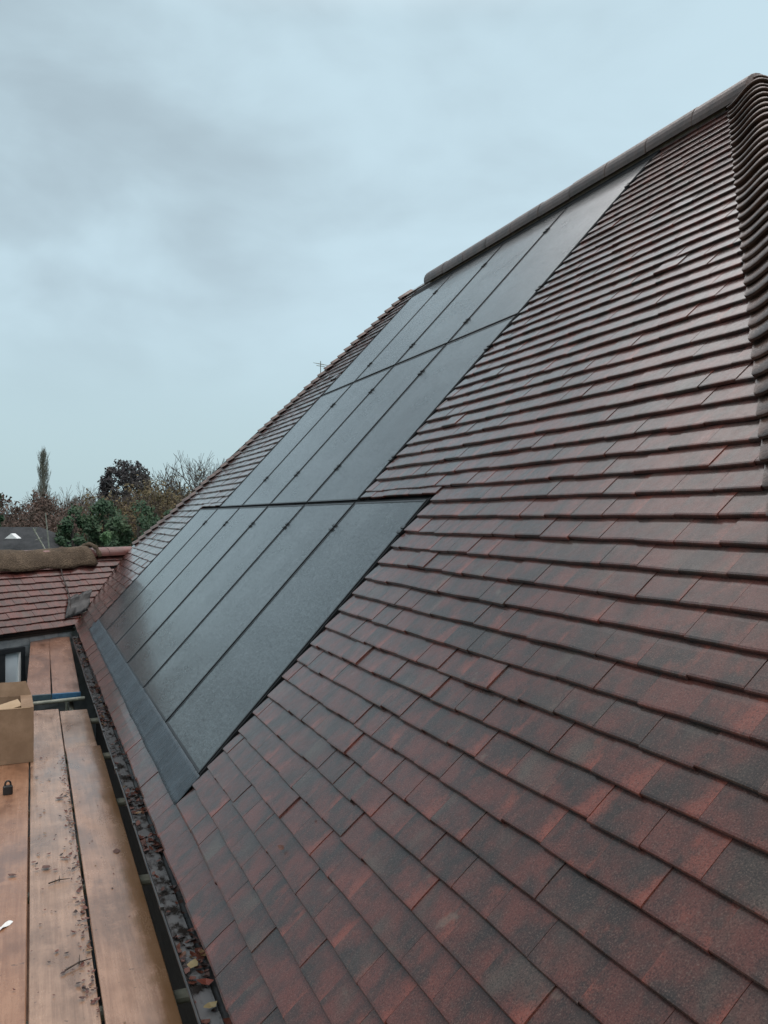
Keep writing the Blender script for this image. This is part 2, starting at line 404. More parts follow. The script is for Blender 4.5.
house = thing('tiled_house', (4.0, 6.0, 0), 'brick house with a steep brindled red and black clay tile roof filling the picture', 'house')
mb = MB()
for s, k in courses():
    off = (k % 2) * TW * .5 + random.uniform(-.006, .006)
    ua, ub = left_u(s), min(right_u(s), 9.9)
    ua2, ub2 = left_u(s + .15), right_u(s + .15)
    i = math.floor((ua - off) / TW) - 1
    while off + i * TW < ub:
        a0 = off + i * TW + .0003 + random.uniform(0, .0004); a1 = off + (i + 1) * TW - .0003 - random.uniform(0, .0009) * (random.random() < .5); cell = off + i * TW
        i += 1
        if a1 <= ua: continue
        t0, t1 = max(a0, ua), min(a1, ub)
        if t1 - t0 < .012: continue
        pieces = [(t0, t1, s)]
        for (b0, b1, top) in blocked(s):
            nxt = []
            for (p0, p1, ps) in pieces:
                if p1 <= b0 or p0 >= b1: nxt.append((p0, p1, ps)); continue
                if p0 < b0: nxt.append((p0, b0, ps))
                if p1 > b1: nxt.append((b1, p1, ps))
                if ps + G > top + .02:                        # cut course above the panels
                    nxt.append((max(p0, b0), min(p1, b1), max(ps, top)))
            pieces = nxt
        for (p0, p1, ps) in pieces:
            if p1 - p0 < .01: continue
            q0 = p0 if p0 > ua + 1e-6 else ua2
            q1 = p1 if p1 < ub - 1e-6 else ub2
            tile(mb, RP, p0, p1, ps, True, cell, 1.0, min(q0, p1 - .004) if q0 != p0 else None, max(q1, p0 + .004) if q1 != p1 and s > -.2 else None)
mb.build('roof_tiles', M['tile'], house)

# boarded deck under the tiles, hip ends and rear slope (closes the roof)
AP_L, AP_R = .56, 5.73
zr = S_TOP - .02
dk = MB()
def deck(pts, th=.05):
    pts = [Vector(p) for p in pts]; nn = (pts[1] - pts[0]).cross(pts[2] - pts[0]).normalized()
    if nn.z < 0: nn = -nn
    n = len(pts); lo = [p - nn * th for p in pts]
    dk.add(pts + lo, [tuple(range(n)), tuple(range(2 * n - 1, n - 1, -1))] + [(i, (i + 1) % n, n + (i + 1) % n, n + i) for i in range(n)])
H0 = -.034
deck([RP(-1.2, -.26, H0), RP(9.3, -.26, H0), RP(arris_u(zr), zr, H0), RP(.4, zr, H0), RP(-1.2, 1.9, H0), RP(-2.55, .85, H0)])
rx = RP(0, zr).x; rz = RP(0, zr).z
def mirror(p): return Vector((2 * rx - p.x, p.y, p.z))
dk.build('roof_deck', M['felt'], house)
back = MB()
A_, B_ = RP(9.45, -.26, -.02), RP(arris_u(zr), zr, -.02); Cc, D_ = RP(.5, zr, -.02), RP(-2.9, .8, -.02)
D0 = RP(-3.2, -.26, -.02)
def sheet(mbk, pts): mbk.add([Vector(p) for p in pts], [tuple(range(len(pts)))])
sheet(back, [mirror(B_), mirror(A_), mirror(D0), mirror(Cc)])
sheet(back, [A_, mirror(A_), mirror(B_), B_])
sheet(back, [Cc, mirror(Cc), mirror(D0), D_ ])
back.build('rear_slope', M['ridge'], house)

# bonnet hips: one curved tile per course, lapping up the arris
def bonnets(uf, sgn, s0, s1, mat, name, arm=.15, crest=.050, jit=1.0):
    m = MB(); s = s0; step = G
    while s < s1:
        r1 = random.uniform(-1, 1) * .005 * jit
        rows = []
        n = 25
        for (q, dh) in ((.17, -.020), (.09, .000), (.004, .021), (0, .018), (0, .018), (.001, .008), (.008, .006), (.010, -.03)):
            ss = s + q; A = RP(uf(ss), ss, 0)
            along = RU * (-sgn)                             # on the main slope, away from the hip
            other = Vector((1, 0, 0))                       # on the hip-end slope, away from the hip
            hn = (Vector((-1, -sgn, 0)).normalized() * .55 + Vector((0, 0, .83))).normalized()
            row = []
            for k in range(n):
                t = -1 + 2 * k / (n - 1); w = math.sqrt(t * t + .05) - .05 * .2
                side = along if t < 0 else other
                bl = 1 / (1 + math.exp(-t * 9))
                dirv = along * (1 - bl) + other * bl
                lift = crest * (.5 + .5 * cos(PI * min(1, abs(t)))) 
                nrm = RN * (1 - bl) + Vector((0, -sgn * .69, .72)) * bl
                row.append(A + dirv * arm * w + hn * (lift + .0) + nrm * (dh + .006 + r1))
            rows.append(row)
        m.grid(rows[:4]); m.grid(rows[4:6]); m.grid(rows[5:]); s += step
    return m.build(name, mat, house, smooth=True, recalc=False)
bonnets(arris_u, 1, -.26, 5.06, M['hip'], 'bonnet_hip', .235, .072)
bonnets(lambda s: left_u(s) , -1, .95, 5.0, M['hip_pale'], 'bonnet_hip', .11, .035, 1.6)

# half round ridge tiles
def half_round(p, d, ln, r, up=Vector((0, 0, 1)), th=.014, cap=False, lowr=0.0):
    m = MB(); d = d.normalized(); side = d.cross(up).normalized(); n = 14; rows = []
    for q, rr in ((0, r - .003), (.006, r), (ln - .006, r), (ln, r - .003)):
        rows.append([p + d * q + side * (rr * cos(-lowr + (PI + 2 * lowr) * k / n)) + up * (rr * sin(-lowr + (PI + 2 * lowr) * k / n)) for k in range(n + 1)])
    m.shell(rows, th)
    if cap:
        c = p + d * ln; m.add([c + d * .03 - up * .02] + rows[-1], [(0, k + 1, k + 2) for k in range(n)])
    return m
u = 1.27; RR = .113
while u < 5.50:
    p = Vector((rx, Y0 - u, rz - .028 + random.uniform(-.003, .003)))
    last = u + .46 >= 5.50
    half_round(p, RU, .452, RR + random.uniform(-.001, .001), cap=last, lowr=.32).build('ridge_tile', M['ridge'], house)
    u += .455
bed = MB()
for (ss, hh, wid) in ((4.995, .002, .012),):
    bed.obox(RP(.62, ss, hh), RU * 4.95, RS * wid, RN * .012)
bed.box(rx - .075, rx + .075, Y0 - 5.62, Y0 - 1.36, rz - .12, rz + .05)
bed.build('ridge_bedding', M['mortar'], house)

# eaves: fascia, soffit, wall, gutter
ev = RP(0, -.275)                                # tile edge
m = MB(); m.box(ev.x + .055, ev.x + .078, -1.6, 10.92, ev.z - .26, ev.z - .035); m.build('fascia', M['fascia'], house)
m = MB(); m.box(ev.x + .078, ev.x + .30, -1.6, 10.9, ev.z - .25, ev.z - .235); m.build('soffit', M['fascia'], house)
m = MB(); m.box(ev.x + .26, ev.x + .5, -1.6, 11.6, 0, ev.z - .25); m.build('wall', M['shade_wall'], house)
GX, GZ, GR = .484, CAMZ - 1.405, .053
gut = MB(); rows = []
for y in np.linspace(-1.6, 10.86, 40):
    rows.append([(GX + GR * cos(a) + .0015 * sin(y * 3.1), y, GZ + GR * sin(a) + .002 * sin(y * 1.7)) for a in np.linspace(-PI - .08, .08, 15)])
gut.shell(rows, .004)
gut.tube([(GX - GR - .001 + .0015 * sin(y * 3.1), y, GZ + .004 + .002 * sin(y * 1.7)) for y in np.linspace(-1.6, 10.86, 40)], .005, 8)
gutter = gut.build('gutter', M['gutter'], house, smooth=True)
for y in np.arange(.4, 10.8, .9):
    b = MB(); b.shell([[(GX + (GR + .004) * cos(a), y + dy, GZ + (GR + .004) * sin(a)) for a in np.linspace(-PI - .15, .1, 13)] for dy in (0, .028)], .004)
    b.obox((GX - GR - .008, y, GZ + .004), (.014, 0, 0), (0, .028, 0), (0, 0, .012))
    br = b.build('gutter_bracket', M['gutter'], gutter)
    br.matrix_parent_inverse = Matrix.Identity(4)
gutter_water = MB()
gutter_water.grid([[(GX + wx, y, GZ - .030) for wx in (-.0415, -.01, .020)] for y in np.linspace(-1.6, 10.85, 60)])
tag(gutter_water.build('gutter_water', M['water'], None, recalc=False), kind='stuff')

# leaves -------------------------------------------------------------
def leaf(m, p, size, tilt=.5, nrm=Vector((0, 0, 1))):
    a = random.uniform(0, 2 * PI); d = Vector((cos(a), sin(a), random.uniform(-tilt, tilt))).normalized()
    w = d.cross(nrm).normalized(); n = w.cross(d)
    if n.z < 0: n = -n
    wd = size * random.uniform(.28, .42); cu = size * random.uniform(.05, .28)
    P = [p - d * size * .5, p - d * .12 * size + w * wd, p + d * size * .5 + n * cu, p - d * .12 * size - w * wd, p + d * .25 * size + w * wd * .7 + n * cu * .4, p + d * .25 * size - w * wd * .7 + n * cu * .4, p - d * .05 * size - n * cu * .25]
    m.add(P, [(0, 6, 1), (1, 6, 4), (4, 6, 2), (2, 6, 5), (5, 6, 3), (3, 6, 0)])
gl = MB()
for i in range(1900):
    y = random.uniform(-.6, 10.7)
    dens = .10 + .9 * (mn.noise(Vector((0, y * 2.3, 3.3))) > .12)
    if random.random() > dens: continue
    x = random.choice((random.gauss(.024, .010), random.gauss(.026, .012), random.gauss(-.032, .008), random.uniform(-.036, .03)))
    x = max(-.046, min(.05, x))
    leaf(gl, Vector((GX + x, y, GZ - .029 + random.uniform(0, .012) + max(0, abs(x) - .03) * .5)), random.uniform(.014, .042), .5)
tag(gl.build('leaf_litter', M['leaf'], None, recalc=False), 'dead wet leaves and muck lying in the black gutter', 'leaves', kind='stuff')
def one_leaf(name, loc, size, mat, label, grp='loose leaves'):
    m = MB(); leaf(m, Vector(loc), size, .25); return tag(m.build(name, mat, None, recalc=False), label, 'leaf', grp)
one_leaf('yellow_leaf', (GX - .012, 2.72, GZ - .010), .05, M['yellow_leaf'], 'pale yellow leaf lying in the gutter near the camera')
one_leaf('yellow_leaf', (GX - .005, 2.47, GZ - .010), .05, M['yellow_leaf'], 'tan curled leaf in the gutter nearest the bottom of the photo')
one_leaf('red_leaf', (GX + .004, 2.60, GZ - .010), .055, M['red_leaf'], 'red brown leaf in the gutter between a yellow and a tan leaf')

# ------------------------------------------------------------------ solar array
names_row = ['bottom row above the lead flashing', 'middle row', 'top row under the ridge']
far = {6: ['farthest from the camera', 'second from the far end', 'third from the far end', 'third from the near end', 'second from the near end', 'nearest the camera'],
       4: ['farthest from the camera', 'second from the far end', 'second from the near end', 'nearest the camera']}
tail = ['above the lead flashing', 'between the other two rows', 'just under the ridge']
clamp_s = [[1.415], [1.975, 2.945], [3.508, 4.56]]
for ri, (s0, s1, i0, i1) in enumerate(ROWS):
    for i in range(i0, i1):
        t = thing('solar_panel', RP(i + .5, s0, -.04), f'black solar panel, {names_row[ri]}, {far[i1 - i0][i - i0]}', 'solar panel', 'solar panels set into the main roof')
        a, b = i + .015, i + .985
        dh = random.uniform(-.0012, .0012)
        f = MB(); w = .011
        f.obox(RP(a, s0, -.035 + dh), RU * (b - a), RS * w, RN * .037)
        f.obox(RP(a, s1 - w, -.035 + dh), RU * (b - a), RS * w, RN * .037)
        f.obox(RP(a, s0 + w, -.035 + dh), RU * w, RS * (s1 - s0 - 2 * w), RN * .037)
        f.obox(RP(b - w, s0 + w, -.035 + dh), RU * w, RS * (s1 - s0 - 2 * w), RN * .037)
        f.build('frame', M['frame'], t)
        g = MB(); n = 1
        q = [RP(a + w, s0 + w, dh), RP(b - w, s0 + w, dh), RP(b - w, s1 - w, dh), RP(a + w, s1 - w, dh)]
        lo = [p - RN * .03 for p in q]
        g.add(q + lo, [(0, 1, 2, 3), (7, 6, 5, 4), (0, 4, 5, 1), (1, 5, 6, 2), (2, 6, 7, 3), (3, 7, 4, 0)], (random.random(),) * 3 + (1,), [(0, 0, 0), (1, 0, 0), (1, 1, 0), (0, 1, 0)] * 2)
        g.build('glass', M['glass'], t)
        for cs in clamp_s[ri]:
            c = MB(); c.obox(RP(i + 1 - .021, cs - .022, .0015), RU * .042, RS * .016, RN * .010); c.obox(RP(i + 1 - .021, cs + .008, .0015), RU * .042, RS * .016, RN * .010)
            c.obox(RP(i + 1 - .008, cs - .03, -.02), RU * .016, RS * .06, RN * .026)
            c.build('clamp', M['black'], t)
fl = thing('array_flashing', RP(3, 0, -.04), 'black metal flashing trays framing the solar panels and filling the gaps between rows', 'flashing')
m = MB(); m.obox(RP(-.027, -.01, -.030), RU * 6.06, RS * 1.66, RN * -.003); m.obox(RP(.976, 1.66, -.030), RU * 4.058, RS * 3.28, RN * -.003); m.build('tray', M['tray'], fl)
for (ua, ub, sa, sb) in ((6.004, 6.016, .0, 1.63), (5.004, 5.016, 1.652, 4.86), (-.020, -.006, .0, 1.63), (.982, .994, 1.652, 4.86)):
    m = MB(); m.obox(RP(ua, sa, -.028), RU * (ub - ua), RS * (sb - sa), RN * .030); m.build('side_channel', M['tray'], fl)
for (ua, ub, s_) in ((-.026, 6.05, 1.619), (.976, 5.03, 3.253)):
    m = MB(); m.obox(RP(ua, s_, -.028), RU * (ub - ua), RS * .018, RN * .020); m.build('row_joint', M['tray'], fl)
m = MB(); m.obox(RP(.98, 4.842, -.02), RU * 4.05, RS * .11, RN * .024); m.build('top_cover', M['tray'], fl)

# lead skirt under the bottom row: two lengths
ld = thing('lead_flashing', RP(3, -.15, .012), 'blue grey lead skirt dressed over the eaves tiles below the bottom row of panels', 'flashing')
for (ua, ub, ex) in ((-.15, 4.32, 0), (4.24, 6.03, .008)):
    rows = []
    n = int((ub - ua) / .03)
    for k in range(n + 1):
        u = ua + (ub - ua) * k / n; row = []
        wv = 1.5 * mn.noise(Vector((u * 2.3, 1.1, ex * 99))); w2 = mn.noise(Vector((u * 9, 4.1, 0)))
        for j in range(9):
            q = j / 8; ss = -.149 - .004 + .006 * wv * (1 - q) + q * .152
            h = -.001 + ex + (.0055 * w2 + .0045 * mn.noise(Vector((u * 23, q * 3, 2.)))) * (1 - abs(q - .45)) + (.003 if j == 0 else 0) - .004 * max(0, q - .7)
            row.append(RP(u, ss, h))
        rows.append(row)
    m = MB(); m.shell(rows, .003); m.build('lead_sheet', M['lead'], ld, smooth=True)

# ------------------------------------------------------------------ low wing beyond
dirD = Vector((sin(R(54)), cos(R(54)), 0)); e2 = Vector((-dirD.y, dirD.x, 0))
A0 = RP(-1.255, -.276); B0 = RP(-2.75, .85)
LP = R(47.4); SL = (B0.z - A0.z) / sin(LP)
lc, ls = cos(LP), sin(LP); LNn = -e2 * ls + Vector((0, 0, lc))
def LW(a, s, h=0.0): return A0 - dirD * a + (e2 * lc + Vector((0, 0, 1)) * ls) * s + LNn * h
def av(s): return -1.497 * s / SL
wing = thing('annexe', (LW(1.5, .2).x, LW(1.5, .2).y, 0), 'low annexe with dark red tiled roof and slate hung wall beyond the scaffold', 'building')
mb = MB(); k = 0; s = 0
def LWF(u, s, h): return LW(-u, s, h)
while s < SL - .02:
    i = 0; off = (k % 2) * TW / 2
    while True:
        a0 = -4.6 + off + i * TW; a1 = a0 + TW - .003; i += 1
        lim = -av(s); lim2 = -av(s + .15)
        if a0 > lim: break
        p1 = min(a1, lim)
        if p1 - a0 > .01: tile(mb, LWF, a0, p1, s, True, a0, 1.3, None, max(a0 + .004, lim2 if p1 < a1 else p1))
    s += G; k += 1
mb.build('roof_tiles', M['tile2'], wing)
dk = MB(); deck([LW(4.6, 0, -.03), LW(-.0, 0, -.03), LW(av(SL) - .02, SL, -.03), LW(4.6, SL, -.03)]); dk.build('roof_deck', M['felt'], wing)
m = MB(); T1, T2 = LW(4.6, SL, -.02), LW(av(SL) - 1.2, SL, -.02)
sheet(m, [T1, T2, T2 + e2 * .8 - Vector((0, 0, .85)), T1 + e2 * .8 - Vector((0, 0, .85))]); m.build('rear_slope', M['tile2'] if 0 else M['ridge2'], wing)
a = av(SL) - .05
while a < 4.5:
    half_round(LW(a, SL, 0) - Vector((0, 0, .05)), -dirD, .448, .112).build('ridge_tile', M['ridge2'], wing)
    a += .453
wl = MB(); wo = e2 * .085
w0 = LW(-.02, 0) + wo; w1 = LW(4.6, 0) + wo
ZE = A0.z - .06
wl.obox(Vector((w0.x, w0.y, 0)) + dirD * 2.2, -dirD * 6.82, e2 * .2, (0, 0, ZE + .03)); 
sl = wl.build('wall', M['slate_wall'], wing)
m = MB()
for r_ in range(14):                              # hung slates, lapped rows
    z1 = ZE + .04 - r_ * .13
    off = (r_ % 2) * .1
    for c_ in range(24):
        p = Vector((w0.x, w0.y, 0)) - dirD * (c_ * .2 + off) + Vector((0, 0, z1)) - e2 * (.006 + random.uniform(0, .003))
        m.obox(p - Vector((0, 0, .15)) - e2 * .008, -dirD * .196, e2 * .006, Vector((0, 0, .15)) + e2 * .008)
m.build('slate_hanging', M['slate_wall'], wing)
m = MB(); m.obox(LW(-.05, 0, -.045) + Vector((0, 0, -.05)) + e2 * .03, -dirD * 4.6, e2 * .02, (0, 0, .03)); m.build('fascia', M['fascia'], wing)
# the window in that wall
def on_wall(px, py, off=0.0):
    d = Vector((cY * (px - 384) / F_PX + sY, -sY * (px - 384) / F_PX + cY, -(py - 516.3) / F_PX)); o = Vector((0, 0, CAMZ))
    pl = Vector((w0.x, w0.y, 0)) - e2 * off
    return o + d * ((pl - o).dot(e2) / d.dot(e2))
wr = on_wall(22, 660); aw = (Vector((w0.x, w0.y, 0)) - Vector((wr.x, wr.y, 0))).dot(dirD)
zt, zb = on_wall(10, 648).z, on_wall(10, 648).z - 1.05
def WP(a, z, o): return Vector((w0.x, w0.y, 0)) - dirD * a - e2 * o + Vector((0, 0, z))
fr = MB(); WW = 1.1; fw = .05
fr.obox(WP(aw, zb, .016), -dirD * fw, -e2 * .05, (0, 0, zt - zb)); fr.obox(WP(aw + WW - fw, zb, .016), -dirD * fw, -e2 * .05, (0, 0, zt - zb))
fr.obox(WP(aw + fw, zt - fw, .016), -dirD * (WW - 2 * fw), -e2 * .05, (0, 0, fw)); fr.obox(WP(aw + fw, zb, .016), -dirD * (WW - 2 * fw), -e2 * .05, (0, 0, fw))
for q in (.28, .56, .82): fr.obox(WP(aw + q - .03, zb + fw, .016), -dirD * .075, -e2 * .045, (0, 0, zt - zb - 2 * fw))
win = fr.build('window', M['dark_paint'], wing)
p_ = MB(); p_.obox(WP(aw + fw, zb + fw, .018), -dirD * (WW - 2 * fw), -e2 * .006, (0, 0, zt - zb - 2 * fw)); 
pn = p_.build('pane', M['pane'], win); pn.matrix_parent_inverse = Matrix.Identity(4)
cs_ = MB()
for q in (.30,):
    cs_.obox(WP(aw + fw + .002, zb + fw, .026), -dirD * .018, -e2 * .03, (0, 0, zt - zb - 2 * fw))
csn = cs_.build('casement_edge', M['white'], win); csn.matrix_parent_inverse = Matrix.Identity(4)
# lead saddle at the foot of the valley
rows = []
for i in range(9):
    row = []
    for j in range(7):
        q, r_ = i / 8, j / 6
        p = LW(.10 - .34 * q - .20 * r_, .10 + .30 * r_ + .05 * q, .022 + .05 * q * q + .055 * mn.noise(Vector((q * 5, r_ * 4, 1))) + .02 * r_ * r_)
        row.append(p)
    rows.append(row)
m = MB(); m.shell(rows, .004); tag(m.build('lead_saddle', M['black_lead'], None, smooth=True), 'crumpled black lead patch at the foot of the roof valley', 'flashing')

# hessian bundle over the low ridge, and its cord
rows = []
N = 60
for i in range(N + 1):
    a = -.84 + (2.9 + .84) * i / N; row = []
    base = LW(a, SL, 0) - Vector((0, 0, .05))
    endf = 1 - math.exp(-(i) * .9) * .25
    low = .42 + .20 * mn.noise(Vector((a * 2.1, 0, 5))) + .05 * mn.noise(Vector((a * 6, 2, 5)))
    for j in range(19):
        t = j / 18; ang = -.55 + t * (PI + .9)
        rr = (.124 + (.012 + .04 * max(0, t - .45)) * mn.noise(Vector((a * 3.6, t * 2.5, 7))) + .012 * mn.noise(Vector((a * 11, t * 7, 3)))) * endf + (.03 * math.exp(-(i - 2) ** 2 / 3) if i else 0)
        p = base + e2 * (cos(ang) * rr) + Vector((0, 0, sin(ang) * rr))
        if t > .78: p += -e2 * (t - .78) * low * .9 + Vector((0, 0, -(t - .78) * low * .8))
        row.append(p)
    rows.append(row)
m = MB(); m.shell(rows, .012)
bun = m.build('hessian_sheet', M['hessian'], None, smooth=True)
tag(bun, 'brown hessian sheet bundled over the ridge of the low annexe', 'sheet')
lp = MB(); b0 = LW(-.83, SL, 0)
lp.tube([b0 + e2 * (.16 * cos(t)) * -1 + Vector((0, 0, .17 * sin(t) - .06)) - dirD * (.10 * t / PI - .05) for t in np.linspace(.0, 2.5, 14)], [.022 + .012 * sin(k) ** 2 for k in range(14)], 8)
lo_ = lp.build('rolled_fold', M['hessian'], bun, smooth=True)
m = MB(); m.tube([LW(-.30 + .26 * q + .02 * sin(q * 7), SL - .12 - q * .8, .022 + .006 * sin(q * 9)) for q in np.linspace(0, 1, 16)], .007, 6)
tag(m.build('cord', M['cord'], None), 'thin dark cord hanging from the hessian down the low tiled roof', 'cord')
# batten-like pale strip below the sheet
m = MB(); m.obox(LW(3.4, SL - .27, .020), dirD * 3.8, LW(0, .012) - LW(0, 0), LNn * .012)
tag(m.build('roof_batten', M['ridge2'], None), 'pale red batten lying along the low roof just under the hessian sheet', 'batten')

# ------------------------------------------------------------------ scaffold
PZ = CAMZ - 1.61
def board(name, x0, x1, y0, y1, z0, z1, mat, label, bands=(), dx=0.0, bandmat=None, sag=.0):
    """a scaffold board running along Y, top at z0 (near end) to z1 (far end), dx = sideways drift"""
    th = .038; n = 24
    t = thing(name, ((x0 + x1) / 2, (y0 + y1) / 2, (z0 + z1) / 2 - th), label, 'scaffold board', 'scaffold boards of the walkway')
    m = MB(); P = []
    sd = random.uniform(0, 99)
    xs = [0, .012, .2, .5, .8, .988, 1]
    rows = []
    for i in range(n + 1):
        f = i / n; y = y0 + (y1 - y0) * f; z = z0 + (z1 - z0) * f - sag * 4 * f * (1 - f); row = []
        for q in xs:
            e = .0025 * mn.noise(Vector((y * 3, q * 3, sd))) if q in (0, 1) else 0
            row.append((x0 + (x1 - x0) * q + dx * f + e, y, z + .002 * mn.noise(Vector((y * 1.3, q * 2, sd + 5))) - (.004 if q in (0, 1) else 0)))
        rows.append(row)
    m.shell([r[::-1] for r in rows], th)
    m.build('plank', mat, t)
    for e in bands:
        y = y0 - .003 if e == 0 else y1 - .03
        z = (z0 if e == 0 else z1); xx = dx * e
        b = MB(); b.box(x0 + xx - .004, x1 + xx + .004, y - .002, y + .0, z - .043, z + .002) if 0 else b.obox((x0 + xx - .003, y - .004, z - th - .003), (x1 - x0 + .006, 0, 0), (0, .035, 0), (0, 0, th + .0055))
        b.build('end_band', bandmat or M['dark_band'], t)
    return t
board('scaffold_board', -.262, -.016, -.4, 6.06, PZ, PZ, M['board_orange'], 'orange brown scaffold board at the far left carrying the padlock')
board('scaffold_board', -.008, .207, -.4, 7.62, PZ - .001, PZ - .001, M['board_pale'], 'pale wet middle scaffold board with leaf debris along its right edge')
board('scaffold_board', .217, .445, -.4, 6.28, PZ + .004, PZ + .004, M['board'], 'pinkish scaffold board nearest the gutter with a golden wet edge')
board('scaffold_board', .215, .432, 6.30, 7.60, PZ - .018, PZ - .018, M['board_pale'], 'short dark stained board next to the gutter, just before the raised far boards')
board('scaffold_board', -.262, -.018, 6.08, 8.75, PZ - .004, PZ - .004, M['board_far'], 'reddish board running on behind the cardboard box')
board('scaffold_board', -.048, .155, 8.02, 10.88, PZ + .045, PZ + .165, M['board_far'], 'left of the two raised rusty brown boards beyond the cardboard box', (0,), .036)
board('scaffold_board', .168, .398, 8.02, 10.88, PZ + .045, PZ + .165, M['board_far'], 'raised rusty brown board with a bright blue end band, beside the gutter', (0,), .02, M['blue'])
board('scaffold_board', -.53, -.27, -.4, 8.4, PZ, PZ, M['board'], 'scaffold board beyond the left picture edge')
board('scaffold_board', -.79, -.54, -.4, 8.4, PZ, PZ, M['board'], 'outermost scaffold board beyond the left picture edge')
sca = thing('scaffold', (-.3, 4, 0), 'galvanised tube scaffold frame carrying the boards along the eaves', 'scaffold')
for y in (.6, 1.9, 3.02, 4.05, 5.2, 6.24, 7.35):
    m = MB(); m.tube([(-1.15, y, PZ - .066), (.62, y, PZ - .066)], .024, 12); m.build('transom', M['galv'], sca)
m = MB(); m.tube([(-1.15, 7.86, PZ - .03), (.43, 7.92, PZ + .012)], .017, 10); m.build('transom', M['galv'], sca)
for x in (-1.05, .33):
    m = MB(); m.tube([(x, -1, PZ - .115), (x, 10.4, PZ - .115)], .024, 12); m.build('ledger', M['galv'], sca)
    for y in (.75, 4.0, 7.2, 9.9):
        m = MB(); m.tube([(x + (.03 if x > 0 else -.05), y, 0), (x + (.03 if x > 0 else -.05), y, PZ - (.05 if x > 0 else -1.1))], .024, 12); m.build('standard', M['galv'], sca)

for k_, x in enumerate((-.79, -.55, -.31, -.07, .17)):
    m = MB(); m.box(x, x + .225, -.4, 10.4, PZ - 2.04, PZ - 2.0); m.build('added_lower_board', M['board_far'], sca)  # lower lift added to darken what shows through the gaps
# cardboard box
bx0, bx1, by0, by1, bh = -.42, .012, 6.02, 6.44, .36
bt = thing('cardboard_box', ((bx0 + bx1) / 2, by0, PZ), 'open brown cardboard box with damp base standing on the scaffold boards', 'box')
def wallp(m, p, q, h, th=.006, lean=0):
    p, q = Vector(p), Vector(q); d = (q - p); n = Vector((d.y, -d.x, 0)).normalized()
    k = 8; rows = []
    for i in range(k + 1):
        f = i / k; rows.append([p + d * f + Vector((0, 0, h * g)) + n * (.006 * sin(PI * f) * sin(PI * g) + lean * g) for g in (0, .25, .5, .75, 1)])
    m.shell(rows, th)
zb_ = PZ + .002
for (p, q) in (((bx0, by0), (bx1, by0 + .015)), ((bx1, by0 + .015), (bx1 - .012, by1)), ((bx1 - .012, by1), (bx0, by1)), ((bx0, by1), (bx0, by0))):
    m = MB(); wallp(m, (*p, zb_), (*q, zb_), bh); m.build('side_panel', M['card'], bt)
m = MB(); m.box(bx0 + .01, bx1 - .02, by0 + .015, by1 - .01, zb_ + .002, zb_ + .01); m.build('base_panel', M['card'], bt)
zt_ = zb_ + bh
def flap(name, pts, mat=M['card']):
    m = MB(); p = [Vector(q) for q in pts]; m.shell([[p[0].lerp(p[1], f).lerp(p[3].lerp(p[2], f), g) + Vector((0, 0, .004 * sin(5 * f) * g)) for g in (0, .5, 1)] for f in np.linspace(0, 1, 7)], .005); m.build(name, mat, bt)
flap('flap', [(bx1 - .002, by0 + .02, zt_ + .001), (bx1 - .014, by1, zt_ + .001), (bx1 - .085, by1 - .03, zt_ + .012), (bx1 - .075, by0 + .06, zt_ - .012)])
flap('flap', [(bx0, by1 - .002, zt_ + .001), (bx1 - .014, by1 - .002, zt_ + .001), (bx1 - .05, by1 + .02, zt_ + .10), (bx0 + .02, by1 + .03, zt_ + .085)])
flap('flap', [(bx0, by0, zt_), (bx1 - .02, by0 + .015, zt_), (bx1 - .05, by0 + .13, zt_ - .10), (bx0, by0 + .13, zt_ - .10)], M['card_in'])
m = MB(); m.obox((bx1 - .20, by0 + .12, zt_ - .06), (.13, .03, .03), (-.03, .12, .02), (0, -.01, .02)); tag(m.build('card_offcut', M['card_in']), 'pale folded card offcut lying inside the open cardboard box', 'offcut')

# padlock
pl = at(8.5, 4.93, PZ); pt = thing('padlock', pl, 'small black padlock standing upright on the orange brown board', 'padlock')
m = MB(); ring = []
for (z, k) in ((0, .88), (.004, 1), (.046, 1), (.052, .8)):
    ring.append([pl + Vector((k * .027 * (abs(cos(a)) ** .5) * (1 if cos(a) > 0 else -1), k * .014 * (abs(sin(a)) ** .5) * (1 if sin(a) > 0 else -1), z)) for a in np.linspace(0, 2 * PI, 25)[:-1]])
vs = [q for r_ in ring for q in r_]; fs = [(i * 24 + k, i * 24 + (k + 1) % 24, (i + 1) * 24 + (k + 1) % 24, (i + 1) * 24 + k) for i in range(3) for k in range(24)] + [tuple(range(23, -1, -1)), tuple(range(72, 96))]
m.add(vs, fs); m.build('body', M['black'], pt)
m = MB(); m.tube([pl + Vector((.015 * cos(a), 0, .056 + .022 * sin(a))) if 0 <= a <= PI else None for a in np.linspace(0, PI, 12)], .0052, 8)
m.tube([pl + Vector((.015, 0, .05)), pl + Vector((.015, 0, .057))], .0052, 8); m.tube([pl + Vector((-.015, 0, .05)), pl + Vector((-.015, 0, .057))], .0052, 8); m.build('shackle', M['black'], pt)

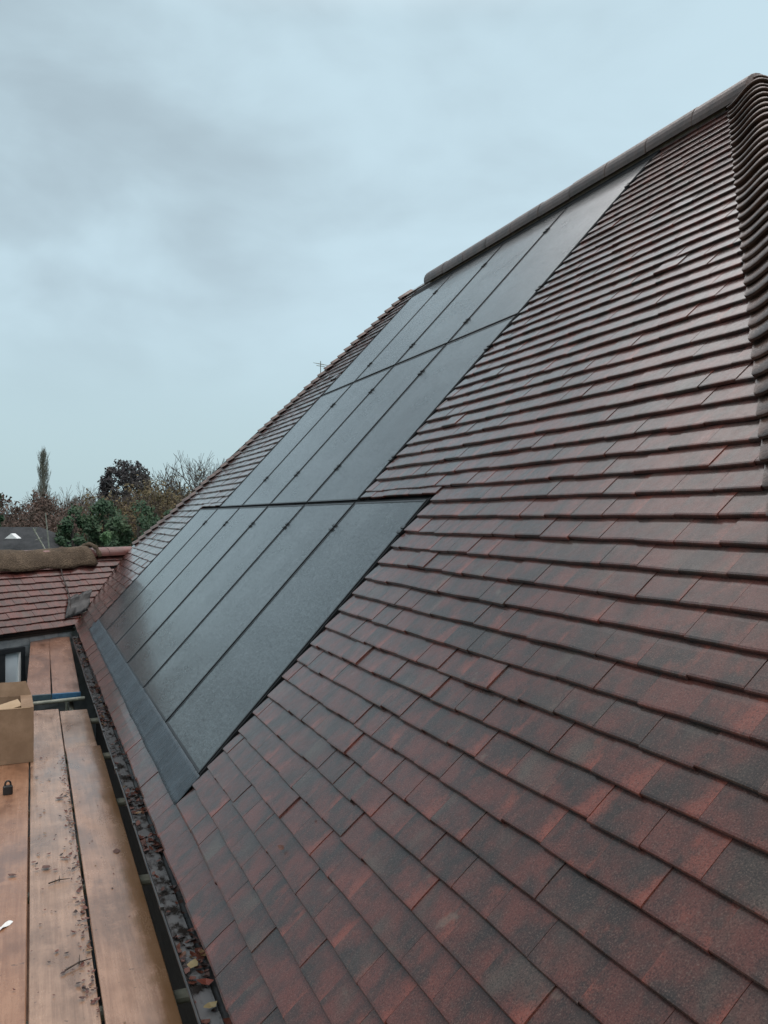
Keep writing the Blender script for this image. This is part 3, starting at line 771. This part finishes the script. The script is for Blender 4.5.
# paper scraps, debris
def scrap(px, py, sx, sy, rot, label):
    fwd = 1.61 * F_PX / (py - 516.3); p = at(px, fwd, PZ + .005)
    m = MB(); d = Vector((cos(rot), sin(rot), 0)); e = Vector((-sin(rot), cos(rot), 0))
    m.shell([[p + d * sx * (i / 4 - .5) + e * sy * (j / 2 - .5) + Vector((0, 0, .004 * sin(i * 1.7 + j))) for j in range(3)] for i in range(5)], .0008)
    tag(m.build('paper_scrap', M['paper']), label, 'paper')
scrap(5, 926, .075, .022, R(50), 'torn strip of white paper on the left scaffold board')
scrap(35, 639, .07, .05, R(20), 'white scrap at the far end of the raised boards') if 0 else None
m = MB(); q = Vector((.0, 10.8, PZ + .168)); m.obox(q, (.09, .02, 0), (-.01, .05, 0), (0, 0, .03)); tag(m.build('plastic_offcut', M['white']), 'small white plastic offcut at the far end of the raised boards', 'offcut')
db = MB()
for i in range(330):
    y = 2.2 + 4.0 * random.random() ** 1.1
    x = .205 - abs(random.gauss(0, .022)) if random.random() < .8 else random.uniform(0, .2)
    leaf(db, Vector((x, y, PZ + .004 + random.uniform(0, .006))), random.uniform(.006, .026), .35)
for i in range(60):
    leaf(db, Vector((random.uniform(-.2, .42), random.uniform(2, 6), PZ + .006)), random.uniform(.006, .014), .2)
tag(db.build('leaf_debris', M['leaf'], None, recalc=False), 'dead leaf crumbs and twigs gathered along the joint between two boards', 'debris', kind='stuff')
for (px, py, sz, lab) in ((47, 868, .05, 'dark brown leaf lying alone on the middle board'), (13, 876, .045, 'brown leaf on the orange board, nearest the left photo edge'), (60, 799, .05, 'dead leaf on the middle board, closest to the padlock'), (117, 852, .05, 'curled twig-like leaf on the board beside the gutter')):
    p = at(px, 1.61 * F_PX / (py - 516.3), PZ + .008)
    one_leaf('dead_leaf', p, sz, M['brown_leaf'], lab)
for (px, py, ln, ro, lab) in ((60, 882, .09, .2, 'thin dark twig lying across the middle board'), (80, 965, .11, .5, 'forked twig on the board joint near the bottom of the photo')):
    p = at(px, 1.61 * F_PX / (py - 516.3), PZ + .008); m = MB()
    d = Vector((cos(ro), sin(ro), 0)); m.tube([p - d * ln * .5, p + Vector((0, .006, .004)), p + d * ln * .5], [.0035, .003, .0015], 6); m.tube([p, p + d * ln * .25 + Vector((-.02, .05, .002))], [.0025, .001], 6)
    tag(m.build('twig', M['twig']), lab, 'twig', 'twigs on the boards')
for k, (px, py, sz, lab) in enumerate(((283, 848, .024, 'dead leaf caught on the near tiles, lower of two'), (312, 815, .014, 'tiny leaf crumb on the tile edge, upper of two'))):
    d = Vector((cY * (px - 384) / F_PX + sY, -sY * (px - 384) / F_PX + cY, -(py - 516.3) / F_PX)); o = Vector((0, 0, CAMZ)); tt = (RP(0, 0, .006) - o).dot(RN) / d.dot(RN); p = o + d * tt
    m = MB(); leaf(m, p + RN * .006, sz, .2, RN); tag(m.build('dead_leaf', M['brown_leaf'], None, recalc=False), lab, 'leaf', 'loose leaves')

# ------------------------------------------------------------------ ground and far things
m = MB(); S_ = 900; g_ = []
for i in range(41): g_.append([(-S_ + i * S_ / 20, -S_ + j * S_ / 20, 0) for j in range(41)])
m.grid(g_); tag(m.build('ground', M['ground'], None, recalc=False), kind='structure')
m = MB(); m.grid([[(-2.2, -6, .004), (.9, -6, .004)], [(-2.2, 10.4, .004), (.9, 10.4, .004)]]); tag(m.build('path', M['paving'], None, recalc=False), kind='structure')

def tv_aerial(base, h, el, ang, label, lean=0.0, n=4):
    t = thing('tv_aerial', base, label, 'aerial', 'roof aerials')
    top = base + Vector((lean, 0, h)); m = MB(); m.tube([base, top], .006, 8); m.build('mast', M['galv'], t)
    d = Vector((cos(ang), sin(ang), 0)); e = Vector((-sin(ang), cos(ang), 0)); m = MB()
    b = base.lerp(top, .93); m.tube([b - d * el, b + d * el], .004, 6)
    for k in range(n): 
        c = b + d * el * (-.9 + 1.8 * k / max(1, n - 1)); m.tube([c - e * .10, c + e * .08 + Vector((0, 0, .05))], .003, 6)
    m.build('antenna', M['galv'], t); return t
hb = Vector((3.62, 11.0, CAMZ + 1.15)); tv_aerial(hb, .96, .07, .35, 'thin tv aerial standing just behind the left hip of the main roof')

def far_house(px0, px1, fwd, y_ridge, y_eave, depth, label, roofmat, wallmat, gable=False):
    a, b = at(px0, fwd, 0), at(px1, fwd, 0); zr_ = CAMZ - (y_ridge - 516.3) * fwd / F_PX; ze = CAMZ - (y_eave - 516.3) * fwd / F_PX
    d = (b - a).normalized(); n = Vector((-d.y, d.x, 0)); L = (b - a).length
    t = thing('house', (a + b) / 2, label, 'house')
    m = MB(); m.obox(a + d * .3 + n * .4, d * (L - .6), n * (depth - .8), (0, 0, ze)); m.build('wall', wallmat, t)
    r0, r1 = a + n * depth / 2 + d * 1.6 + Vector((0, 0, zr_)), b + n * depth / 2 - d * 2.4 + Vector((0, 0, zr_))
    c = [a + Vector((0, 0, ze)), b + Vector((0, 0, ze)), b + n * depth + Vector((0, 0, ze)), a + n * depth + Vector((0, 0, ze))]
    m = MB(); m.add(c + [r0, r1], [(0, 1, 5, 4), (1, 2, 5), (2, 3, 4, 5), (3, 0, 4), (3, 2, 1, 0)]); rf = m.build('roof', roofmat, t)
    for q in (.25, .6):
        m = MB(); m.obox(a + d * L * q + n * .36 + Vector((0, 0, ze - 1.6)), d * 1.2, n * .03, (0, 0, 1.1)); m.build('window', M['dark_pane'], t)
    return t, a, b, d, n, zr_, ze
hs = far_house(-70, 56, 42, 528, 560, 8, 'dark slate roofed house with a small white gable beyond the annexe', M['slate_roof'], M['render_wall'])
t, a, b, d, n, zr_, ze = hs
p = at(11, 43.0, zr_ - .55); m = MB()
w_ = .32; m.add([p - d * w_, p + d * w_, p + Vector((0, 0, .26)), p - d * w_ + n * .5, p + d * w_ + n * .5, p + Vector((0, 0, .26)) + n * .5], [(0, 1, 2), (0, 2, 5, 3), (2, 1, 4, 5), (1, 0, 3, 4), (3, 5, 4)]); m.build('gable', M['white'], t)
far_house(-60, 4, 75, 512, 530, 9, 'pale walled house glimpsed at the left edge among trees', M['slate_roof'], M['white'])
ab = at(50, 36, 3.3); tv_aerial(ab, CAMZ - (512 - 516.3) * 36 / F_PX - 3.3, .0, 0, 'taller upright thin pole rising behind the hessian sheet', -.25, 0) if 0 else None
m = MB(); p0 = at(50, 30, py=556); p1 = at(45.5, 30, py=513); t = thing('tv_aerial', at(50, 30, 0), 'upright thin aerial pole rising behind the hessian sheet', 'aerial', 'roof aerials'); m.tube([at(50, 30, 0), p0, p1], [.03, .026, .018], 8); m.build('mast', M['galv'], t)
m = MB(); p0 = at(49, 29.5, py=556); p1 = at(33, 29.5, py=528); t = thing('tv_aerial', at(49, 29.5, 0), 'leaning aerial pole with a cross bar beside the upright one', 'aerial', 'roof aerials'); m.tube([at(49, 29.5, 0), p0, p1], [.03, .028, .022], 8); m.build('mast', M['pale_bark'] if 0 else M['galv'], t)
m = MB(); m.tube([at(36, 29.5, py=540), at(42, 29.5, py=538)], .018, 6); m.build('antenna', M['galv'], t); m = MB(); m.tube([at(34.5, 29.5, py=533), at(37, 29.5, py=527)], .018, 6); m.build('antenna', M['galv'], t)

# ------------------------------------------------------------------ trees
def tri_tube(m, p, q, r0, r1):
    d = q - p
    if d.length < 1e-5: return
    a = d.orthogonal().normalized(); b = d.normalized().cross(a)
    vs = []
    for c, r_ in ((p, r0), (q, r1)):
        for k in range(3): vs.append(c + (a * cos(2.0944 * k) + b * sin(2.0944 * k)) * r_)
    m.add(vs, [(0, 1, 4, 3), (1, 2, 5, 4), (2, 0, 3, 5)])
def grow(m, p, d, ln, r, depth, spread, up, tips, minr=.006):
    q = p; dd = d; seg = 3
    for k in range(seg):
        dd = (dd + Vector((random.gauss(0, .10), random.gauss(0, .10), random.gauss(0, .08) + up * .07))).normalized()
        n = q + dd * ln / seg; tri_tube(m, q, n, max(r * (1 - .25 * k / seg), minr), max(r * (1 - .25 * (k + 1) / seg), minr)); q = n
        if depth > 0 and k > 0:
            sd = dd.orthogonal().normalized(); sd.rotate(Matrix.Rotation(random.uniform(0, 2 * PI), 3, dd))
            grow(m, q, (dd * (1 - spread * .5) + sd * spread).normalized(), ln * random.uniform(.5, .72), r * .5, depth - 1, spread, up, tips, minr)
    if depth > 0:
        for _ in range(2):
            sd = dd.orthogonal().normalized(); sd.rotate(Matrix.Rotation(random.uniform(0, 2 * PI), 3, dd))
            grow(m, q, (dd + sd * spread * .8).normalized(), ln * random.uniform(.6, .8), r * .6, depth - 1, spread, up, tips, minr)
    else: tips.append(q)
def leaves(m, c, rad, n, size, flat=1.0):
    for _ in range(n):
        v = Vector((random.gauss(0, 1), random.gauss(0, 1), random.gauss(0, 1))).normalized() * rad * random.random() ** .45
        v.z *= flat; p = c + v
        a = Vector((random.gauss(0, 1), random.gauss(0, 1), random.gauss(0, 1))).normalized(); b = a.orthogonal().normalized(); s_ = size * random.uniform(.5, 1.3)
        m.add([p - a * s_, p + b * s_ * .6, p + a * s_, p - b * s_ * .6], [(0, 1, 2, 3)])
def bare_tree(px, fwd, ytop, label, tw=M['brown_twig'], leafm=None, depth=5, spread=.62, cat='tree', nm='bare_tree', wide=.24, grp='bare trees on the skyline', lf=3, minr=.012):
    b = at(px, fwd, 0); H = CAMZ - (ytop - 516.3) * fwd / F_PX
    random.seed(int(px * 13 + fwd)); t = thing(nm, b, label, cat, grp)
    tk = MB(); tips = []
    th = H * .28
    tk.tube([b, b + Vector((.1, 0, th * .5)), b + Vector((0, .1, th))], [H * .022, H * .018, H * .015], 8)
    tk.build('trunk', M['bark'], t)
    cr = MB(); n0 = len(cr.v)
    for k in range(5):
        a = 2 * PI * k / 5 + random.uniform(-.4, .4)
        grow(cr, b + Vector((0, 0, th * random.uniform(.75, 1.0))), Vector((cos(a) * wide * 2, sin(a) * wide * 2, 1)).normalized(), H * .25, H * .010, depth - 1, spread, .6, tips, minr)
    zmax = max(p[2] for p in cr.v)
    k = (H - th) / (zmax - th)
    cr.v = [(b.x + (p[0] - b.x) * (.55 + .45 * k), b.y + (p[1] - b.y) * (.55 + .45 * k), th * .8 + (p[2] - th * .8) * k) for p in cr.v]
    cr.build('crown', tw, t, recalc=False)
    if leafm:
        lv = MB()
        for q in tips:
            if random.random() < .75: leaves(lv, Vector((b.x + (q.x - b.x) * (.55 + .45 * k), b.y + (q.y - b.y) * (.55 + .45 * k), th * .8 + (q.z - th * .8) * k)), H * .035, lf, .16 * fwd / 80)
        lv.build('leaves', leafm, t, recalc=False)
    return t
def bushy(px, fwd, ytop, wpx, label, lm, nm='evergreen_tree', grp='evergreens behind the annexe', n=60, per=105, base=0.0, size=None, conical=0.0, flat=1.0, gap=0.0):
    b = at(px, fwd, 0); H = CAMZ - (ytop - 516.3) * fwd / F_PX; W = wpx * fwd / F_PX / 2
    random.seed(int(px * 13 + fwd + 3)); t = thing(nm, b, label, 'tree', grp)
    m = MB(); m.tube([b, b + Vector((.1, .05, H * .5)), b + Vector((0, 0, H * .85))], [H * .03, H * .02, H * .006], 8)
    cm = MB(); size = size or .11 * fwd / 45
    zc, hz = (H + base) / 2, (H - base) / 2
    for _ in range(n):
        for _try in range(20):
            v = Vector((random.uniform(-1, 1), random.uniform(-1, 1), random.uniform(-1, 1)))
            if .25 < v.length < 1: break
        v = v.normalized() * v.length ** .6 * .86
        w = W * (1 - conical * max(0, (v.z + .6) / 1.6))
        c = b + Vector((v.x * w, v.y * W * (1 - conical * max(0, v.z)), zc + v.z * hz))
        rr = W * random.uniform(.16, .3) * (1 - gap)
        leaves(cm, c, rr, per, size, flat)
        if random.random() < .5: tri_tube(m, b + Vector((0, 0, max(base, c.z - W * .6))), c, .03 * fwd / 60, .01 * fwd / 60)
    k = (H - base) / max(.1, max(p[2] for p in cm.v) - base); cm.v = [(p[0], p[1], base + (p[2] - base) * k) for p in cm.v]; m.v = [(p[0], p[1], min(p[2], H * .97)) for p in m.v]
    m.build('trunk', M['bark'], t)
    cm.build('crown', lm, t, recalc=False)
    return t
def poplar(px, fwd, ytop, wpx, label):
    b = at(px, fwd, 0); H = CAMZ - (ytop - 516.3) * fwd / F_PX; W = wpx * fwd / F_PX / 2
    t = thing('poplar_tree', b, label, 'tree'); m = MB(); m.tube([b, b + Vector((0, 0, H * .5)), b + Vector((0, 0, H * .97))], [.3, .2, .03], 8); m.build('trunk', M['pale_bark'], t)
    cr = MB()
    for i in range(260):
        z = H * random.uniform(.12, .93); a = random.uniform(0, 2 * PI); w = W * (min(1, (1 - z / H) * 3.2 + .12)) * random.uniform(.4, 1.0)
        p = b + Vector((0, 0, z)); q = p + Vector((cos(a) * w, sin(a) * w, w * 2.6))
        if q.z > H: q.z = H - random.random() * .5
        mid = p.lerp(q, .5) + Vector((cos(a) * w * .15, sin(a) * w * .15, 0)); tri_tube(cr, p, mid, .035, .028); tri_tube(cr, mid, q, .028, .016)
        for _ in range(5):
            f = random.uniform(.4, 1); s_ = p.lerp(q, f); tri_tube(cr, s_, s_ + Vector((random.gauss(0, .16), random.gauss(0, .16), random.uniform(.3, .8))), .02, .012)
    cr.build('crown', M['poplar'], t, recalc=False)
poplar(43.5, 110, 448, 15, 'tall narrow leafless poplar standing above the other trees')
bare_tree(62, 85, 481, 'grey brown bare tree just right of the poplar', M['brown_twig'], wide=.42)
bare_tree(80, 80, 485, 'grey brown bare tree between poplar and dark ivy clad tree', M['pale_bark'], wide=.42)
bare_tree(98, 78, 490, 'low brown thicket tree left of the ivy clad tree', M['brown_twig'], wide=.5)
bare_tree(24, 72, 492, 'rusty brown leaved tree at the left above the slate roof', M['brown_twig'], M['copper'], wide=.46, nm='beech_tree', lf=5)
bare_tree(42, 66, 502, 'low brown tree below the poplar', M['brown_twig'], M['copper'], wide=.5, nm='beech_tree', lf=2)
bushy(-4, 58, 491, 22, 'dark evergreen cut by the left edge of the photo', M['ever'], n=50)
bushy(126, 90, 459, 62, 'big dark ivy clad tree with gaps of sky in its round crown', M['ivy'], 'ivy_clad_tree', 'trees behind the annexe', n=190, per=42, base=5.0, size=.16, gap=.42)
bare_tree(150, 75, 492, 'brown bare tree beneath the right side of the ivy clad tree', M['brown_twig'], wide=.5)
bare_tree(125, 70, 498, 'brown bare tree in front of the ivy clad tree', M['brown_twig'], M['copper'], wide=.5, lf=1)
bare_tree(176, 62, 470, 'bare tree with a few olive leaves right of the ivy clad tree', M['bark'], M['olive'], wide=.34, lf=1)
bare_tree(204, 62, 450, 'tallest bare tree beside the hip of the main roof', M['bark'], wide=.30, minr=.010)
bare_tree(198, 52, 482, 'olive brown leafy tree at the edge of the roof hip', M['brown_twig'], M['olive'], wide=.4, nm='autumn_tree', grp='trees behind the annexe', lf=4)
bare_tree(172, 55, 494, 'brown bare bush tree low beside the roof hip', M['brown_twig'], M['olive'], wide=.5, lf=1)
bare_tree(55, 60, 500, 'brown thicket tree between the slate roof and the evergreens', M['brown_twig'], M['copper'], wide=.5, lf=3)
bare_tree(146, 58, 491, 'olive brown thicket tree left of the tiled hip', M['brown_twig'], M['olive'], wide=.5, lf=4)
bare_tree(186, 58, 484, 'tawny leafed thicket tree close beside the tiled hip', M['brown_twig'], M['olive'], wide=.46, lf=4)
bare_tree(222, 60, 458, 'bare tree half hidden by the main roof hip', M['bark'], wide=.3)
bushy(72, 46, 503, 52, 'dark green evergreen behind the upright aerial', M['ever'])
bushy(104, 48, 498, 62, 'dark green evergreen in the middle behind the bright conifer', M['ever'])
bushy(138, 46, 499, 64, 'dark green evergreen on the right next to the tiled hip', M['ever'])
bushy(165, 50, 508, 40, 'dark evergreen tucked behind the tiled hip', M['ever'])
bushy(107, 27, 530, 44, 'bright green conifer bush just above the low tiled ridge', M['bright'], 'conifer_bush', 'evergreens behind the annexe', n=55, per=70, size=.065)
bushy(64, 30, 546, 34, 'brown hedge bush between the aerials and the bright conifer', M['copper'], 'hedge_bush', 'evergreens behind the annexe', n=40, per=50, size=.06)
for k, (px, fwd) in enumerate(((300, 95), (420, 100), (560, 90), (700, 110))):
    if False: bare_tree(px, fwd, 470, 'x')

# ------------------------------------------------------------------ light
w = NT('World', True); sc.world = w.m
SUN_EL, SUN_AZ = R(48), R(215)                 # azimuth clockwise from +Y: behind and left of the camera
sky = w.node('ShaderNodeTexSky', sky_type='NISHITA'); sky.sun_disc = False; sky.sun_elevation = SUN_EL; sky.sun_rotation = SUN_AZ; sky.dust_density = 2
tc = w.node('ShaderNodeTexCoord'); g = tc.outputs['Generated']
sp = w.node('ShaderNodeSeparateXYZ'); w.link(g, sp.inputs[0])
cl1 = w.noise(w.scaled(g, (1.0, 1.0, 1.7), (.4, .2, .1)), 2.6, 4, .5, .2); cl2 = w.noise(w.scaled(g, (1, 1, 2.0), (3, 1, 2)), 4.6, 5, .55, .3)
el = sp.outputs[2]
cl = w.math('MULTIPLY_ADD', cl2, .35, w.math('MULTIPLY', cl1, .75))
west = w.ramp(w.math('MULTIPLY_ADD', cl1, .35, w.math('SUBTRACT', -.175, sp.outputs[0])), -.50, .12)   # the cloud bank is thicker to the west
dk_ = w.math('MULTIPLY', w.ramp(w.math('MULTIPLY_ADD', west, .12, cl), .46, .80), w.ramp(el, .03, .26))
cloud = w.mix(w.math('MULTIPLY', dk_, w.math('MULTIPLY_ADD', west, .30, .70)), (6.15, 7.95, 8.85), (4.3, 5.4, 6.05))
cloud = w.mix(w.ramp(el, .26, .02), cloud, (5.0, 6.6, 7.05))
east = w.ramp(sp.outputs[0], -.22, .25)
high = w.math('MULTIPLY', w.ramp(el, .50, .72), w.math('MULTIPLY_ADD', east, .82, .18))
cloud = w.mix(high, cloud, (27.0, 25.6, 25.0))  # upper sky out of view brightened eastward to add sheen to the tiles
col = w.mix(.08, cloud, sky.outputs[0])
w.link(col, w.bg.inputs['Color']); w.bg.inputs['Strength'].default_value = .1
ld_ = bpy.data.lights.new('sun', 'SUN'); ld_.energy = .6; ld_.angle = R(25); ld_.color = (1, .96, .9)
so = bpy.data.objects.new('sun', ld_); C.objects.link(so)
so.rotation_euler = (R(90) - SUN_EL, 0, PI - SUN_AZ + 0)
dv = Vector((sin(SUN_AZ) * cos(SUN_EL), cos(SUN_AZ) * cos(SUN_EL), sin(SUN_EL)))
so.rotation_euler = dv.to_track_quat('Z', 'Y').to_euler(); so.location = dv * 40
vs_ = sc.view_settings; vs_.view_transform = 'Standard'; vs_.look = 'None'; vs_.gamma = 1; vs_.exposure = 0; vs_.use_curve_mapping = False
sc.cycles.max_bounces = 6; sc.cycles.use_denoising = True
